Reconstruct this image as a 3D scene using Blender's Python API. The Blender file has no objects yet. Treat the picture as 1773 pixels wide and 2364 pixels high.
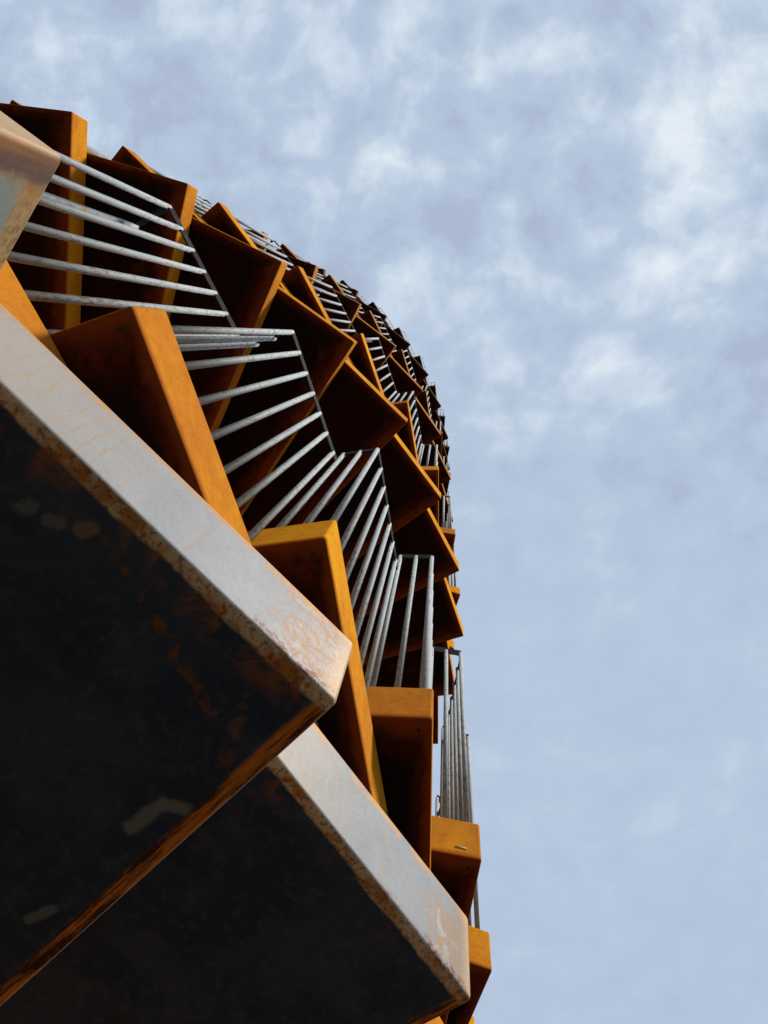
import bpy, bmesh, math, random
from mathutils import Vector, Matrix
random.seed(7)
S = 0.92                      # metres per survey unit
scene = bpy.context.scene
C = scene.collection

# ------------------------------------------------------------------ camera
CAM_Z = 1.60
AX, AY = -3.060355 * S, 1.937345 * S      # tower axis as seen from the camera
CAM = Vector((-AX, -AY, CAM_Z))           # the tower axis stands at the origin
ta, tb = 0.22512, 0.081101
ca, sa, cb, sb = math.cos(ta), math.sin(ta), math.cos(tb), math.sin(tb)
RM = Matrix(((1, 0, 0), (0, ca, -sa), (0, sa, ca))) @ Matrix(((cb, 0, sb), (0, 1, 0), (-sb, 0, cb)))
right, down, fwd = RM[0], RM[1], RM[2]
cam_data = bpy.data.cameras.new("camera")
cam_data.sensor_width = 36
cam_data.lens = 1778.53 / 2364 * 36
cam_data.clip_start = 0.02
cam_data.clip_end = 3000
cam = bpy.data.objects.new("camera", cam_data)
C.objects.link(cam)
m = Matrix((right, -down, -fwd)).transposed().to_4x4()
m.translation = CAM
cam.matrix_world = m
scene.camera = cam

# ------------------------------------------------------------------ light
SUN_AZ = math.radians(-22)     # towards +x, a little towards -y
SUN_EL = math.radians(46)
sd = bpy.data.lights.new("sun", 'SUN')
sd.energy = 4.6
sd.angle = math.radians(12)
sd.color = (1.0, 0.955, 0.88)
sun = bpy.data.objects.new("sun", sd)
C.objects.link(sun)
sun_dir = Vector((math.cos(SUN_EL) * math.cos(SUN_AZ), math.cos(SUN_EL) * math.sin(SUN_AZ), math.sin(SUN_EL)))
sun.rotation_euler = sun_dir.to_track_quat('Z', 'Y').to_euler()

# ------------------------------------------------------------------ node helper
class NT:
    def __init__(s, tree):
        s.t = tree
        tree.nodes.clear()
    def n(s, typ, **kw):
        nd = s.t.nodes.new(typ)
        for k, v in kw.items():
            setattr(nd, k, v)
        return nd
    def put(s, sock, v):
        if v is None:
            return
        if isinstance(v, bpy.types.NodeSocket):
            s.t.links.new(v, sock)
        elif isinstance(v, (tuple, list)):
            v = tuple(v)
            if len(sock.default_value) == 4 and len(v) == 3:
                v = v + (1.0,)
            sock.default_value = v
        else:
            sock.default_value = v
    def math(s, op, a, b=None, c=None, clamp=False):
        nd = s.n('ShaderNodeMath', operation=op, use_clamp=clamp)
        for i, v in enumerate((a, b, c)):
            s.put(nd.inputs[i], v) if v is not None else None
        return nd.outputs[0]
    def vmath(s, op, a, b=None):
        nd = s.n('ShaderNodeVectorMath', operation=op)
        s.put(nd.inputs[0], a)
        if b is not None:
            s.put(nd.inputs[1], b)
        return nd.outputs[0]
    def noise(s, vec, scale, detail=6, rough=0.55, dist=0.0, off=None):
        nd = s.n('ShaderNodeTexNoise')
        if off is not None:
            vec = s.vmath('ADD', vec, off)
        s.put(nd.inputs['Vector'], vec)
        nd.inputs['Scale'].default_value = scale
        nd.inputs['Detail'].default_value = detail
        nd.inputs['Roughness'].default_value = rough
        nd.inputs['Distortion'].default_value = dist
        return nd.outputs['Fac']
    def step(s, v, lo, hi):
        nd = s.n('ShaderNodeMapRange', interpolation_type='SMOOTHSTEP')
        s.put(nd.inputs[0], v)
        s.put(nd.inputs[1], lo)
        s.put(nd.inputs[2], hi)
        return nd.outputs[0]
    def mix(s, f, a, b):
        nd = s.n('ShaderNodeMix', data_type='RGBA')
        s.put(nd.inputs[0], f)
        s.put(nd.inputs[6], a)
        s.put(nd.inputs[7], b)
        return nd.outputs[2]
    def mul3(s, vec, xyz):
        return s.vmath('MULTIPLY', vec, xyz)
    def sep(s, vec):
        nd = s.n('ShaderNodeSeparateXYZ')
        s.put(nd.inputs[0], vec)
        return nd.outputs
    def comb(s, x, y, z):
        nd = s.n('ShaderNodeCombineXYZ')
        s.put(nd.inputs[0], x); s.put(nd.inputs[1], y); s.put(nd.inputs[2], z)
        return nd.outputs[0]

# ------------------------------------------------------------------ world: Nishita sky behind a broken layer of cloud
world = bpy.data.worlds.new("World")
scene.world = world
world.use_nodes = True
w = NT(world.node_tree)
sky = w.n('ShaderNodeTexSky', sky_type='NISHITA')
sky.sun_disc = False
sky.sun_elevation = SUN_EL
sky.sun_rotation = math.radians(90) - SUN_AZ
sky.air_density = 1.0
sky.dust_density = 1.5
STR = 0.1
dirv = w.n('ShaderNodeTexCoord').outputs['Generated']
dx, dy, dz = w.sep(dirv)
zz = w.math('MAXIMUM', dz, 0.08)
px = w.math('DIVIDE', dx, zz)
py = w.math('DIVIDE', dy, zz)
plane = w.comb(px, py, 0.0)
def wob(p, scale, amp, off):
    a = w.noise(p, scale, 3, 0.5, off=off)
    b = w.noise(p, scale, 3, 0.5, off=(off[0] + 10, off[1] - 5, off[2] + 4))
    return w.vmath('ADD', p, w.comb(w.math('MULTIPLY', w.math('SUBTRACT', a, 0.5), amp), w.math('MULTIPLY', w.math('SUBTRACT', b, 0.5), amp), 0.0))
pw = wob(plane, 2.6, 0.12, (3.1, 7.7, 0))
big = w.noise(pw, 3.2, 3, 0.5, 0.0, off=(1.7, 4.2, 2.0))
mid = w.noise(pw, 7.5, 9, 0.53, 0.0, off=(8.3, 1.1, 5.0))
fine = w.noise(wob(pw, 14.0, 0.03, (4.4, 0.7, 2)), 17.0, 9, 0.55, 0.0, off=(2.3, 9.1, 1.0))
def blob(cx, cy, r0, r1):
    d = w.vmath('DISTANCE', pw, (cx, cy, 0.0))
    nd = d.node
    return w.step(nd.outputs['Value'], r1, r0)
def ray(u, v):                # the sky point seen at a place in the survey frame
    d = right * ((u - 886.5) / 1778.5) + down * ((v - 1182) / 1778.5) + fwd
    return d.x / d.z, d.y / d.z
bl = None
for (u, v, r0, r1, a) in ((1600, 180, 0, .15, .16), (1440, 420, 0, .12, .26), (1540, 300, 0, .10, .14), (700, 20, 0, .11, .30), (1010, 15, 0, .13, .26), (780, 330, 0, .14, .16), (620, 230, 0, .10, .10),
                          (1030, 680, 0, .12, .12), (1640, 590, 0, .14, .16), (1740, 20, 0, .26, .16), (430, 290, 0, .07, .16), (1000, 120, 0, .2, .12), (120, 60, 0, .2, .10),
                          (1250, 480, 0, .2, -.14), (1620, 880, 0, .16, -.12), (560, 130, 0, .12, -.10), (850, 180, 0, .08, -.08)):
    b = w.math('MULTIPLY', blob(*ray(u, v), r0, r1), a)
    bl = b if bl is None else w.math('ADD', bl, b)
lively = w.step(py, ray(886, 1500)[1], ray(886, 500)[1])      # the layer is rougher towards one side of the sky
t = w.math('ADD', w.math('ADD', w.math('MULTIPLY', w.math('SUBTRACT', big, 0.5), 0.7), w.math('MULTIPLY', w.math('SUBTRACT', mid, 0.5), 1.5)), w.math('MULTIPLY', w.math('SUBTRACT', fine, 0.5), 1.2))
t = w.math('MULTIPLY', t, w.math('ADD', 0.32, w.math('MULTIPLY', lively, 0.80)))
t = w.math('ADD', w.math('ADD', t, 0.34), bl)
K = 1.0 / STR
def kc(c):
    return tuple(x * K for x in c)
blue = w.mix(0.85, sky.outputs['Color'], kc((0.46, 0.59, 0.77)))
c1 = w.mix(w.step(t, 0.00, 0.36), kc((0.410, 0.487, 0.637)), w.mix(0.7, blue, kc((0.480, 0.580, 0.735))))
c1 = w.mix(w.step(t, 0.30, 0.74), c1, kc((0.625, 0.725, 0.835)))
c2 = w.mix(w.step(t, 0.64, 0.98), c1, kc((0.78, 0.85, 0.91)))
low = w.math('ADD', 0.48, w.math('MULTIPLY', w.step(dz, -0.05, 0.75), 0.52))      # an overcast sky is darker towards the horizon
c2 = w.mix(low, (0.0, 0.0, 0.0), c2)
bg = w.n('ShaderNodeBackground')
w.put(bg.inputs[0], c2)
bg.inputs[1].default_value = STR
w.t.links.new(bg.outputs[0], w.n('ShaderNodeOutputWorld').inputs[0])

scene.view_settings.view_transform = 'Standard'
scene.view_settings.look = 'None'
scene.view_settings.exposure = 0.0
scene.view_settings.gamma = 1.0
scene.view_settings.use_curve_mapping = False
scene.render.engine = 'CYCLES'
scene.cycles.use_denoising = True

# ------------------------------------------------------------------ materials
def new_mat(name):
    mt = bpy.data.materials.new(name)
    mt.use_nodes = True
    return mt, NT(mt.node_tree)
def finish(nt, col, rough, metal=0.0, bump=None, dist=0.002, spec=0.5, bstr=0.5):
    p = nt.n('ShaderNodeBsdfPrincipled')
    nt.put(p.inputs['Base Color'], col)
    nt.put(p.inputs['Roughness'], rough)
    nt.put(p.inputs['Metallic'], metal)
    nt.put(p.inputs['Specular IOR Level'], spec)
    if bump is not None:
        b = nt.n('ShaderNodeBump')
        b.inputs['Strength'].default_value = bstr
        b.inputs['Distance'].default_value = dist
        nt.put(b.inputs['Height'], bump)
        nt.t.links.new(b.outputs[0], p.inputs['Normal'])
    nt.t.links.new(p.outputs[0], nt.n('ShaderNodeOutputMaterial').inputs[0])

# weathering steel of a stair box; 'local' = metres in the box's own frame (x out, y along, z up),
# 'info' = (half width, seed, greyness)
steel, N = new_mat("weathering_steel")
at = N.n('ShaderNodeAttribute', attribute_name='local').outputs['Vector']
inf = N.sep(N.n('ShaderNodeAttribute', attribute_name='info').outputs['Vector'])
hw, seed, grey = inf[0], inf[1], inf[2]
lx, ly, lz = N.sep(at)
v = N.vmath('ADD', at, N.comb(N.math('MULTIPLY', seed, 17.3), N.math('MULTIPLY', seed, 5.9), N.math('MULTIPLY', seed, 3.1)))
nor = N.sep(N.n('ShaderNodeTexCoord').outputs['Normal'])
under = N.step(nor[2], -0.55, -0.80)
cloudy = N.noise(v, 2.2, 5, 0.55, 0.4)
mott = N.noise(v, 9.0, 6, 0.6, 0.5)
grain = N.noise(v, 90.0, 4, 0.6)
mott2 = N.noise(v, 34.0, 7, 0.62, 0.4, off=(3, 6, 9))
streak = N.noise(N.mul3(v, (16.0, 16.0, 1.2)), 1.0, 5, 0.6, 0.3)
# outer rust skin
tint = N.noise(N.comb(seed, 0.3, 0.7), 3.7, 1, 0.5)
rust = N.mix(N.step(N.math('ADD', cloudy, N.math('MULTIPLY', N.math('SUBTRACT', tint, 0.5), 0.5)), 0.34, 0.66), (0.50, 0.172, 0.019), (0.72, 0.310, 0.012))
rust = N.mix(N.math('MULTIPLY', N.step(mott, 0.50, 0.74), 0.5), rust, (0.33, 0.095, 0.016))
rust = N.mix(N.math('MULTIPLY', N.step(mott2, 0.53, 0.70), 0.35), rust, (0.36, 0.10, 0.018))
rust = N.mix(N.math('MULTIPLY', N.step(mott2, 0.46, 0.36), 0.18), rust, (0.74, 0.35, 0.03))
rust = N.mix(N.math('MULTIPLY', N.step(streak, 0.55, 0.75), 0.45), rust, (0.60, 0.26, 0.02))
rust = N.mix(N.math('MULTIPLY', N.step(grain, 0.48, 0.74), 0.3), rust, (0.22, 0.07, 0.012))
skinbase = rust
lip = N.step(N.math('ADD', lz, N.math('MULTIPLY', N.math('SUBTRACT', mott, 0.5), 0.02)), 0.022, 0.004)
rust = N.mix(N.math('MULTIPLY', lip, 0.75), rust, (0.26, 0.062, 0.010))
wipe = N.noise(N.mul3(v, (2.2, 2.2, 30.0)), 1.0, 4, 0.6, 0.8)
rust = N.mix(N.math('MULTIPLY', N.step(wipe, 0.56, 0.70), N.math('MULTIPLY', N.step(cloudy, 0.45, 0.6), 0.5)), rust, (0.66, 0.28, 0.022))
scuff = N.step(N.noise(N.mul3(v, (3.0, 3.0, 7.0)), 1.0, 7, 0.7, 0.8, off=(7, 7, 2)), 0.68, 0.74)
rust = N.mix(N.math('MULTIPLY', scuff, 0.55), rust, (0.26, 0.19, 0.12))
# grey, hand-polished mill-scale skin on the lowest boxes
edge_y = N.math('SUBTRACT', hw, N.math('ABSOLUTE', ly))
edge_p = N.math('SUBTRACT', hw, ly)                       # from the +y end
fineb = N.noise(v, 150.0, 6, 0.7, 0.4)
blot = N.noise(v, 18.0, 8, 0.66, 0.5, off=(4, 4, 4))
small = N.noise(v, 320.0, 3, 0.6)
gcol = N.mix(N.step(mott, 0.35, 0.7), (0.31, 0.31, 0.322), (0.255, 0.257, 0.272))
gcol = N.mix(N.step(grey, 1.20, 1.0), gcol, N.mix(N.step(mott, 0.35, 0.7), (0.235, 0.242, 0.258), (0.195, 0.202, 0.215)))
gcol = N.mix(N.math('MULTIPLY', N.step(small, 0.42, 0.66), 0.25), gcol, (0.38, 0.38, 0.382))
gcol = N.mix(N.math('MULTIPLY', N.step(N.noise(v, 110.0, 6, 0.72, 0.2), 0.56, 0.68), 0.40), gcol, (0.20, 0.20, 0.207))
wavy = N.math('ADD', N.math('MULTIPLY', ly, 58.0), N.math('ADD', N.math('MULTIPLY', N.noise(v, 13.0, 4, 0.55), 1.7), N.math('MULTIPLY', lz, 6.0)))
line = N.math('ABSOLUTE', N.math('SUBTRACT', N.math('FRACT', wavy), 0.5))
dripm = N.math('MULTIPLY', N.step(line, 0.10, 0.02), N.math('MULTIPLY', N.step(ly, 0.72, 0.60), N.step(blot, 0.34, 0.52)))
gcol = N.mix(N.math('MULTIPLY', dripm, 0.9), gcol, (0.38, 0.235, 0.12))
warm = N.math('MULTIPLY', N.step(ly, 0.76, 0.50), 0.5)
gcol = N.mix(warm, gcol, (0.40, 0.33, 0.26))
thin = N.step(N.math('ABSOLUTE', N.math('ADD', N.math('SUBTRACT', edge_p, 0.20), N.math('MULTIPLY', N.math('SUBTRACT', blot, 0.5), 0.02))), 0.003, 0.0005)
gcol = N.mix(N.math('MULTIPLY', thin, 0.35), gcol, (0.33, 0.22, 0.10))
endm = N.step(N.math('ADD', N.math('MULTIPLY', edge_p, -2.6), blot), 0.16, 0.42)
gcol = N.mix(N.math('MULTIPLY', N.math('MULTIPLY', endm, N.step(fineb, 0.43, 0.56)), 0.9), gcol, (0.36, 0.18, 0.060))
gcol = N.mix(N.math('MULTIPLY', N.math('MULTIPLY', endm, N.step(blot, 0.56, 0.66)), 0.5), gcol, (0.44, 0.44, 0.45))
ridge = N.math('MULTIPLY', N.step(N.math('ADD', lz, N.math('MULTIPLY', N.math('SUBTRACT', blot, 0.5), 0.03)), 0.020, 0.008), N.step(N.math('ADD', N.math('MULTIPLY', edge_p, -2.0), blot), 0.10, 0.35))
gcol = N.mix(N.math('MULTIPLY', ridge, N.step(fineb, 0.42, 0.54)), gcol, (0.17, 0.055, 0.020))
topm = N.step(N.math('ADD', lz, N.math('MULTIPLY', mott, 0.03)), 0.138, 0.146)
gcol = N.mix(N.math('MULTIPLY', N.math('MULTIPLY', topm, N.step(blot, 0.36, 0.56)), 0.75), gcol, (0.50, 0.25, 0.08))
endl = N.step(N.math('ADD', edge_p, N.math('MULTIPLY', mott, 0.02)), 0.040, 0.014)
gcol = N.mix(N.math('MULTIPLY', endl, 0.55), gcol, (0.58, 0.40, 0.22))
spots = N.step(N.noise(v, 26.0, 2, 0.4, 0.2, off=(9, 2, 1)), 0.745, 0.775)
gcol = N.mix(spots, gcol, (0.16, 0.045, 0.012))
# beige and brown film on the lowest box of all
film = N.step(grey, 1.5, 1.7)
yface = N.step(nor[1], 0.5, 0.8)
fcol = N.mix(N.step(mott, 0.35, 0.65), (0.42, 0.27, 0.13), (0.50, 0.34, 0.19))
fend = N.mix(N.step(cloudy, 0.4, 0.6), (0.150, 0.078, 0.048), (0.125, 0.071, 0.050))
fend = N.mix(N.math('MULTIPLY', N.step(streak, 0.5, 0.66), 0.6), fend, (0.42, 0.18, 0.035))
sz = N.math('ADD', lz, N.math('MULTIPLY', N.math('SUBTRACT', blot, 0.5), 0.05))
deep = N.step(N.math('ADD', lx, N.math('MULTIPLY', N.math('SUBTRACT', blot, 0.5), 0.05)), -0.020, -0.035)
ochre = N.math('MULTIPLY', N.step(sz, 0.070, 0.082), deep)
fend = N.mix(N.math('MULTIPLY', ochre, N.math('ADD', 0.35, N.math('MULTIPLY', N.step(fineb, 0.42, 0.58), 0.6))), fend, (0.37, 0.235, 0.09))
smear = N.math('MULTIPLY', N.math('MULTIPLY', N.step(sz, 0.072, 0.080), N.step(sz, 0.118, 0.108)), deep)
fend = N.mix(N.math('MULTIPLY', smear, 0.85), fend, (0.19, 0.225, 0.215))
gcol = N.mix(film, gcol, N.mix(yface, fcol, fend))
gm = N.step(N.math('ADD', grey, N.math('MULTIPLY', N.math('SUBTRACT', cloudy, 0.5), 0.7)), 0.25, 0.75)
high = N.step(N.sep(N.n('ShaderNodeNewGeometry').outputs['Position'])[2], 6.6, 8.2)   # the upper turns go duller and darker with height
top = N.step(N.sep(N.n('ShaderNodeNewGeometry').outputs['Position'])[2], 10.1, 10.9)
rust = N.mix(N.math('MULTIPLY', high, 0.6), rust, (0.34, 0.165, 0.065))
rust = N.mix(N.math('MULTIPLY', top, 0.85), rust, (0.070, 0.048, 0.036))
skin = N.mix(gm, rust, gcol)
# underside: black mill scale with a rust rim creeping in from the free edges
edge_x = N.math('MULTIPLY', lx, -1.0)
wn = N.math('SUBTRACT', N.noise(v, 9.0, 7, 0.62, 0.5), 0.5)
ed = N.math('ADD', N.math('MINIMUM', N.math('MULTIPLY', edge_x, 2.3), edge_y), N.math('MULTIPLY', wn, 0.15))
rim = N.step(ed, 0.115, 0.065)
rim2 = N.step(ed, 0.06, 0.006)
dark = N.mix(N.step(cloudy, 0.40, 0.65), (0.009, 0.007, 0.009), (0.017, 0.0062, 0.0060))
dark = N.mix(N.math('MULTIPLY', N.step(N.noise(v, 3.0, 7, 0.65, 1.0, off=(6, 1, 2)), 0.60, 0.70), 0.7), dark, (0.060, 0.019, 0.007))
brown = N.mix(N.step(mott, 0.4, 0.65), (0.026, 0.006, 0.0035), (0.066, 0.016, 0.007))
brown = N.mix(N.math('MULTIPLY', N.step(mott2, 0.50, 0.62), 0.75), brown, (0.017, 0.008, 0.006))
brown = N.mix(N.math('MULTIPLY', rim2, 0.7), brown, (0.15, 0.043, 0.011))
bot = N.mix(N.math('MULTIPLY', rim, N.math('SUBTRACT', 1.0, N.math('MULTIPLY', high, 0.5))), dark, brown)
# underside of the low grey boxes
gn = N.noise(v, 7.0, 6, 0.6, 0.4, off=(3, 3, 8))
gd = N.mix(N.step(gn, 0.42, 0.60), (0.024, 0.034, 0.060), (0.038, 0.050, 0.080))
gd = N.mix(N.math('MULTIPLY', N.step(N.noise(v, 60.0, 5, 0.65), 0.50, 0.66), 0.35), gd, (0.075, 0.080, 0.095))
gd = N.mix(N.math('MULTIPLY', N.step(N.noise(v, 13.0, 7, 0.66, 0.4, off=(1, 5, 2)), 0.60, 0.68), 0.2), gd, (0.075, 0.040, 0.026))
def spot(x0, y0, x1, y1, r, soft, amt, prev, colr, brk=False):      # a rubbed patch between two points of the box's own frame
    dxx, dyy = x1 - x0, y1 - y0
    L2 = dxx * dxx + dyy * dyy
    t = N.math('DIVIDE', N.math('ADD', N.math('MULTIPLY', N.math('SUBTRACT', lx, x0), dxx), N.math('MULTIPLY', N.math('SUBTRACT', ly, y0), dyy)), L2, clamp=True)
    cxx = N.math('SUBTRACT', lx, N.math('ADD', x0, N.math('MULTIPLY', t, dxx)))
    cyy = N.math('SUBTRACT', ly, N.math('ADD', y0, N.math('MULTIPLY', t, dyy)))
    dist = N.math('SQRT', N.math('ADD', N.math('MULTIPLY', cxx, cxx), N.math('MULTIPLY', cyy, cyy)))
    dist = N.math('ADD', dist, N.math('MULTIPLY', N.math('SUBTRACT', N.noise(v, 70.0, 5, 0.6), 0.5), soft))
    amt = N.math('MULTIPLY', N.step(grey, 1.05, 1.2), amt)
    if brk:
        amt = N.math('MULTIPLY', amt, N.step(N.noise(v, 55.0, 6, 0.7, 0.3, off=(2, 2, 2)), 0.47, 0.60))
    return N.mix(N.math('MULTIPLY', N.step(dist, r, r * 0.35), amt), prev, colr)
pale = (0.135, 0.150, 0.150)
gd = spot(-0.250, 0.915, -0.205, 0.920, 0.011, 0.012, 0.9, gd, pale)
gd = spot(-0.205, 0.920, -0.193, 0.938, 0.010, 0.012, 0.9, gd, pale)
gd = spot(-0.415, 0.912, -0.385, 0.922, 0.008, 0.008, 0.7, gd, pale)
gd = spot(-0.075, 0.630, -0.068, 0.636, 0.010, 0.015, 0.6, gd, pale)
gd = spot(-0.066, 0.655, -0.060, 0.662, 0.010, 0.015, 0.6, gd, pale)
gd = spot(-0.050, 0.683, -0.043, 0.690, 0.010, 0.016, 0.8, gd, (0.16, 0.12, 0.09))
gd = spot(-0.040, 0.705, -0.095, 0.885, 0.008, 0.016, 0.9, gd, (0.15, 0.060, 0.020), True)
gd = spot(-0.075, 0.905, -0.135, 0.935, 0.012, 0.018, 0.6, gd, (0.15, 0.075, 0.03), True)
along = N.noise(N.mul3(v, (14.0, 150.0, 40.0)), 1.0, 5, 0.6, 0.2)
ey = N.math('ADD', edge_p, N.math('MULTIPLY', N.math('SUBTRACT', mott, 0.5), 0.012))
ry = N.step(ey, 0.021, 0.013)
yr = N.mix(N.step(along, 0.40, 0.60), (0.05, 0.020, 0.012), (0.50, 0.15, 0.022))
yr = N.mix(N.math('MULTIPLY', N.step(fineb, 0.56, 0.66), 0.3), yr, (0.42, 0.26, 0.16))
gd = N.mix(ry, gd, yr)
ex = N.math('ADD', edge_x, N.math('MULTIPLY', wn, 0.022))
rx = N.step(ex, 0.019, 0.014)
xr = N.mix(N.step(blot, 0.42, 0.60), (0.50, 0.38, 0.26), (0.34, 0.14, 0.040))
xr = N.mix(N.math('MULTIPLY', N.step(fineb, 0.50, 0.60), 0.7), xr, (0.13, 0.045, 0.02))
halo = N.math('MULTIPLY', N.step(ex, 0.055, 0.015), N.step(blot, 0.48, 0.62))
gd = N.mix(N.math('MULTIPLY', halo, 0.6), gd, (0.27, 0.10, 0.018))
gd = N.mix(rx, gd, xr)
bot = N.mix(N.step(grey, 0.3, 0.6), bot, gd)
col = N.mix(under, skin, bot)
rgh = N.math('ADD', N.math('MULTIPLY', N.math('SUBTRACT', 1.0, gm), 0.36), N.math('ADD', 0.50, N.math('MULTIPLY', mott, 0.12)))
finish(N, col, rgh, N.math('MULTIPLY', gm, N.math('MULTIPLY', N.math('SUBTRACT', 1.0, under), 0.08)), N.math('ADD', N.math('MULTIPLY', mott, 0.6), N.math('MULTIPLY', grain, 0.4)), 0.003, N.math('ADD', 0.015, N.math('MULTIPLY', gm, N.math('MULTIPLY', N.math('SUBTRACT', 1.0, under), 0.12))), 0.35)

# galvanised bars with worn paint
bars, N = new_mat("worn_galvanised")
tc = N.n('ShaderNodeTexCoord')
loc = N.n('ShaderNodeNewGeometry').outputs['Position']
flk = N.noise(N.mul3(loc, (1.0, 1.0, 0.22)), 170.0, 6, 0.7, 0.3)
bigp = N.noise(loc, 3.0, 4, 0.6)
pc = N.mix(N.step(bigp, 0.4, 0.65), (0.29, 0.315, 0.325), (0.375, 0.395, 0.40))
pc = N.mix(N.step(N.math('ADD', flk, N.math('MULTIPLY', N.math('SUBTRACT', bigp, 0.5), 0.35)), 0.535, 0.60), pc, (0.19, 0.19, 0.18))
pc = N.mix(N.math('MULTIPLY', N.step(N.noise(N.mul3(loc, (1, 1, 0.15)), 30.0, 5, 0.6, off=(5, 3, 1)), 0.66, 0.72), 0.8), pc, (0.42, 0.22, 0.09))
finish(N, pc, 0.6, 0.0, flk, 0.0008, 0.12, 0.4)

railm, N = new_mat("dark_handrail_steel")
loc = N.n('ShaderNodeNewGeometry').outputs['Position']
nn = N.noise(loc, 40.0, 6, 0.65)
finish(N, N.mix(N.step(nn, 0.45, 0.65), (0.012, 0.012, 0.013), (0.028, 0.026, 0.024)), 0.75, 0.0, nn, 0.0005, 0.04)

holem, N = new_mat("hole_shade")  # shade inside the drain holes, put into the black of a small disc
nn = N.noise(N.n('ShaderNodeNewGeometry').outputs['Position'], 30.0)
finish(N, N.mix(nn, (0.004, 0.004, 0.004), (0.008, 0.007, 0.006)), 0.9)

grnd, N = new_mat("dark_gravel_and_grass")
loc = N.n('ShaderNodeNewGeometry').outputs['Position']
n1 = N.noise(loc, 0.6, 6, 0.6); n2 = N.noise(loc, 25.0, 5, 0.6)
gc = N.mix(N.step(n1, 0.4, 0.6), (0.054, 0.066, 0.040), (0.105, 0.100, 0.086))
gc = N.mix(N.math('MULTIPLY', n2, 0.5), gc, (0.015, 0.016, 0.010))
finish(N, gc, 0.95, 0, n2, 0.02)

# ------------------------------------------------------------------ helpers
def link(name, me, mat, parent=None, mw=None):
    o = bpy.data.objects.new(name, me)
    C.objects.link(o)
    if mat and not me.materials:
        me.materials.append(mat)
    if parent:
        o.parent = parent
    if mw is not None:
        o.matrix_local = mw
    return o
def mesh_from(name, bm):
    me = bpy.data.meshes.new(name)
    bm.normal_update()
    bm.to_mesh(me)
    bm.free()
    return me
def add_box(bm, x0, x1, y0, y1, z0, z1, mat=None):
    r = bmesh.ops.create_cube(bm, size=1)
    for vt in r['verts']:
        vt.co = Vector(((x0 + x1) / 2 + vt.co.x * (x1 - x0), (y0 + y1) / 2 + vt.co.y * (y1 - y0), (z0 + z1) / 2 + vt.co.z * (z1 - z0)))
        if mat:
            vt.co = mat @ vt.co
    return r['verts']
def add_bar(bm, a, b, r, seg=14):
    a, b = Vector(a), Vector(b)
    q = (b - a).to_track_quat('Z', 'Y').to_matrix().to_4x4()
    q.translation = (a + b) / 2
    g = bmesh.ops.create_cone(bm, cap_ends=True, segments=seg, radius1=r, radius2=r, depth=(b - a).length, matrix=q)
    vs = set(g['verts'])
    for f in bm.faces:
        if len(f.verts) == 4 and all(vt in vs for vt in f.verts):
            f.smooth = True
def add_flat(bm, a, b, th, ht):            # vertical flat bar from a to b, its top at a.z / b.z
    a, b = Vector(a), Vector(b)
    d = (b - a); L = d.length
    if L < 1e-4:
        return
    d.normalize()
    n = Vector((-d.y, d.x, 0))
    mm = Matrix((d, n, Vector((0, 0, 1)))).transposed().to_4x4()
    mm.translation = a
    add_box(bm, 0, L, -th / 2, th / 2, -ht, 0, mm)

# ------------------------------------------------------------------ the tower's survey
def step_data(h, k):
    if h == 0:
        phi = -0.471421 + 0.157379 * k
        z = 1.069306 + 0.17821 * k - 0.000186 * k * k
    else:
        phi = -1.44115 + 0.158509 * k
        z = 3.481387 + 0.184617 * k - 0.000327 * k * k
    if k < 0:
        z = (1.069306 + 0.17821 * k) if h == 0 else (3.481387 + 0.184617 * k)
    zc = min(max(z, -1.0), 12.0)
    d = 3.031874 + 0.008932 * zc - 0.002728 * zc * zc + 0.000149 * zc ** 3
    wd = 2.25761 - 0.044721 * zc
    ym, yp = -wd / 2, wd / 2
    if h == 0 and k < 0:                    # the foot of the first flight swings outwards
        d += 0.085 * min(-k, 4)
        yp = {-1: 0.986, -2: 0.98, -3: 0.985}.get(k, 0.98)
        d += {-1: 0.006, -2: -0.0055}.get(k, 0.0)
    return phi, z, d, ym, yp
HB, HR = 0.1566, 1.2714
INSET, RB = 0.030, 0.0085
H0 = 0.75                                    # inner end of the boxes

def step_frame(h, k):
    phi, z, d, ym, yp = step_data(h, k)
    mm = Matrix.Rotation(phi, 4, 'Z')
    mm.translation = Vector((math.cos(phi) * d * S, math.sin(phi) * d * S, CAM_Z + z * S))
    return mm
def greyness(h, k, y):
    if h == 1 or k > -1:
        return 0.0
    if k == -1:
        return min(1.0, max(0.0, (y + 0.55) / 0.7))
    return 2.0 if k <= -3 else 1.25
def box_verts(bm, h, k):
    """the folded steel box of one step in its own frame; returns (verts, half width)"""
    phi, z, d, ym, yp = step_data(h, k)
    x1 = -(d - H0)
    vs = []
    # sheet box, cut into strips along y so that wear can vary
    vs += add_box(bm, x1 * S, 0, ym * S, yp * S, 0, HB * S)
    # recessed packing under the box that carries it on the step below
    vs += add_box(bm, x1 * S, -0.45 * S, (ym + 0.62) * S, (yp - 0.75) * S, -0.034 * S, -0.001)
    return vs, (yp - ym) / 2 * S, (yp + ym) / 2 * S
def fill_attrs(me, per_vert):
    la = me.attributes.new('local', 'FLOAT_VECTOR', 'POINT')
    ia = me.attributes.new('info', 'FLOAT_VECTOR', 'POINT')
    for i, (l, f) in enumerate(per_vert):
        la.data[i].vector = l
        ia.data[i].vector = f
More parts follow.
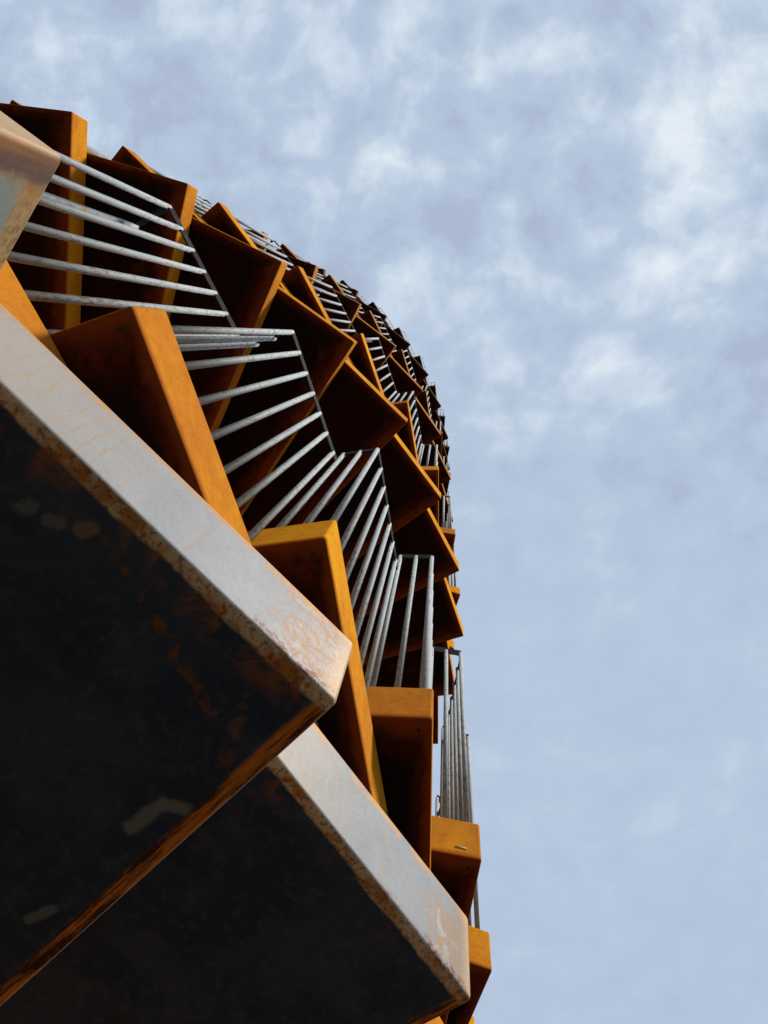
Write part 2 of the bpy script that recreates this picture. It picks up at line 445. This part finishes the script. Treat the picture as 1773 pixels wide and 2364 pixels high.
def make_box(h, k):
    bm = bmesh.new()
    vs, hwid, mid_y = box_verts(bm, h, k)
    # subdivide along y for the wear attribute
    es = [e for e in bm.edges if abs(e.verts[0].co.y - e.verts[1].co.y) > 0.5]
    bmesh.ops.subdivide_edges(bm, edges=es, cuts=5, use_grid_fill=True)
    me = mesh_from("step_box", bm)
    sdv = random.random() * 9
    pv = []
    for vt in me.vertices:
        pv.append(((vt.co.x, vt.co.y - mid_y, vt.co.z), (hwid, sdv, greyness(h, k, vt.co.y / S))))
    fill_attrs(me, pv)
    return me
def rail_path(h, k):
    """corner, inner front end and outer side end of the guard of step k, in world space (top level)"""
    _, z, d, ym, yp = step_data(h, k)
    f = step_frame(h, k)
    g = step_frame(h, k + 1)
    _, z2, d2, ym2, _ = step_data(h, k + 1)
    p = step_frame(h, k - 1)
    _, z0, d0, ym0, _ = step_data(h, k - 1)
    if h == 0 and k == 0:
        p = p @ Matrix.Translation((-0.085 * S, 0, 0))
    e = INSET * S
    corner = Vector((-e, ym * S + e, 0))
    # where my side line meets the next step's front line
    gc = f.inverted() @ (g @ Vector((-e, ym2 * S + e, 0)))
    gd = f.to_3x3().inverted() @ (g.to_3x3() @ Vector((-1, 0, 0)))
    t = (corner.x - gc.x) / gd.x
    side_end = Vector((corner.x, gc.y + gd.y * t, 0))
    # where my front line meets the previous step's side line
    pc = f.inverted() @ (p @ Vector((-e, ym0 * S + e, 0)))
    pd = f.to_3x3().inverted() @ (p.to_3x3() @ Vector((0, 1, 0)))
    s2 = (corner.y - pc.y) / pd.y
    front_end = Vector((pc.x + pd.x * s2, corner.y, 0))
    return f, corner, front_end, side_end
def rail_parts(h, k):
    f, c, fe, se = rail_path(h, k)
    zt = (HB + HR) * S
    zb = HB * S - 0.004
    pts = []
    Lf = (fe - c).length
    nf = 2
    for i in range(nf, -1, -1):
        pts.append(c + (fe - c) * (i / nf) * 0.97)
    Ls = (se - c).length
    for i in range(1, 7):
        pts.append(c + (se - c) * (i / 6.5))
    barlist = [(Vector((q.x, q.y, zb)), Vector((q.x, q.y, zt - 0.020))) for q in pts]
    off = -0.003 * S
    c2 = Vector((c.x - off, c.y + off, zt))
    return f, barlist, (Vector((fe.x, c2.y, zt)), c2, Vector((c2.x, se.y, zt)))

# ------------------------------------------------------------------ ground
bm = bmesh.new()
bmesh.ops.create_grid(bm, x_segments=8, y_segments=8, size=900)
g = link("ground", mesh_from("ground", bm), grnd)
g["kind"] = "structure"
g["label"] = "dark gravel and grass ground around the foot of the tower"

# ------------------------------------------------------------------ the tower
tower = bpy.data.objects.new("stair_tower", None)
tower.empty_display_size = 1
C.objects.link(tower)
tower["label"] = "rust-orange weathering-steel lookout tower of stacked spiral stair boxes with grey tube railings"
tower["category"] = "tower"

A_RANGE = range(-15, 63)
B_RANGE = range(-27, 63)
allsteps = [(0, k) for k in A_RANGE] + [(1, k) for k in B_RANGE]
# steps the photograph shows, nearest first
shown = [(0, k) for k in range(-4, 14)] + [(1, k) for k in range(-3, 18)] + [(0, k) for k in range(28, 50)] + [(1, k) for k in range(35, 59)]
rail_shown = [(0, k) for k in range(0, 12)] + [(1, k) for k in range(-1, 16)] + [(0, k) for k in range(30, 50)] + [(1, k) for k in range(36, 59)]
near_bars = [(0, k) for k in range(0, 6)] + [(1, k) for k in range(5, 10)]

col_bm = bmesh.new()
bmesh.ops.create_cone(col_bm, cap_ends=True, segments=48, radius1=0.82 * S, radius2=0.82 * S, depth=12.2,
                      matrix=Matrix.Translation((0, 0, 6.1)))
colme = mesh_from("core_column", col_bm)
fill_attrs(colme, [((vt.co.x - 3, vt.co.y, vt.co.z), (3.0, 2.0, 0.0)) for vt in colme.vertices])
link("core_column", colme, steel, tower)

for (h, k) in shown:
    me = make_box(h, k)
    o = link("step_box", me, steel, tower, step_frame(h, k))
    bv = o.modifiers.new("bevel", 'BEVEL')
    bv.width = 0.006 if (h, k) == (0, -3) else 0.0065
    bv.segments = 3
    bv.limit_method = 'ANGLE'
    bv.harden_normals = True
    if h == 0 and k in (-1, -2, -3):
        o["label"] = {-1: "step box worn from orange rust to bare grey along its edge",
                      -2: "pale grey worn step box with thin rust drips",
                      -3: "beige and brown worn step box with a grey smear"}[k]
    if (h == 0 and 0 < k < 12) or (h == 1 and 1 < k < 13):
        _, z, d, ym, yp = step_data(h, k)
        hb = bmesh.new()
        bmesh.ops.create_cone(hb, cap_ends=True, segments=20, radius1=0.0044, radius2=0.0044, depth=0.002,
                              matrix=Matrix.Translation((-0.029, ym * S + 0.029, -0.0005)))
        link("drain_hole", mesh_from("drain_hole", hb), holem, o)

    if (h, k) == (0, 4):
        _, z, d, ym, yp = step_data(h, k)
        sb = bmesh.new()
        add_bar(sb, (-0.070 * S, ym * S, 0.036 * S), (-0.040 * S, ym * S, 0.033 * S), 0.0028, 10)
        wm, N2 = new_mat("bare_weld")
        finish(N2, N2.mix(N2.noise(N2.n('ShaderNodeNewGeometry').outputs['Position'], 200.0), (0.30, 0.27, 0.22), (0.6, 0.57, 0.5)), 0.6)
        link("weld_bead", mesh_from("weld_bead", sb), wm, o)

# the steps the picture does not show large: one mesh
bm = bmesh.new()
pv = []
for (h, k) in allsteps:
    if (h, k) in shown:
        continue
    f = step_frame(h, k)
    vs, hwid, mid_y = box_verts(bm, h, k)
    sdv = random.random() * 9
    for vt in vs:
        pv.append(((vt.co.x, vt.co.y - mid_y, vt.co.z), (hwid, sdv, 0.0)))
        vt.co = f @ vt.co
me = mesh_from("step_box", bm)
fill_attrs(me, pv)
o = link("step_box", me, steel, tower)
o["kind"] = "stuff"

far_bars = bmesh.new()
far_rails = bmesh.new()
for (h, k) in allsteps[:-1]:
    if (h, k) == (0, 62) or (h == 0 and -8 < k < 0):    # no guard on the low foot
        continue
    f, barlist, (p0, p1, p2) = rail_parts(h, k)
    if (h, k) in rail_shown:
        bm = bmesh.new()
        add_flat(bm, p0, p1, 0.004, 0.048)
        add_flat(bm, p1 + (p2 - p1).normalized() * 0.0021, p2, 0.004, 0.048)
        ro = link("handrail", mesh_from("handrail", bm), railm, tower, f)
    else:
        ro = None
        for q0, q1 in ((p0, p1), (p1, p2)):
            add_flat(far_rails, f @ q0, f @ q1, 0.004, 0.048)
    for a, b in barlist:
        if (h, k) in near_bars:
            bb = bmesh.new()
            add_bar(bb, a, b, RB * S, 18)
            link("baluster", mesh_from("baluster", bb), bars, ro)
        else:
            add_bar(far_bars, f @ a, f @ b, RB * S, 8)
o = link("baluster", mesh_from("baluster", far_bars), bars, tower)
o["kind"] = "stuff"
o = link("handrail", mesh_from("handrail", far_rails), railm, tower)
o["kind"] = "stuff"
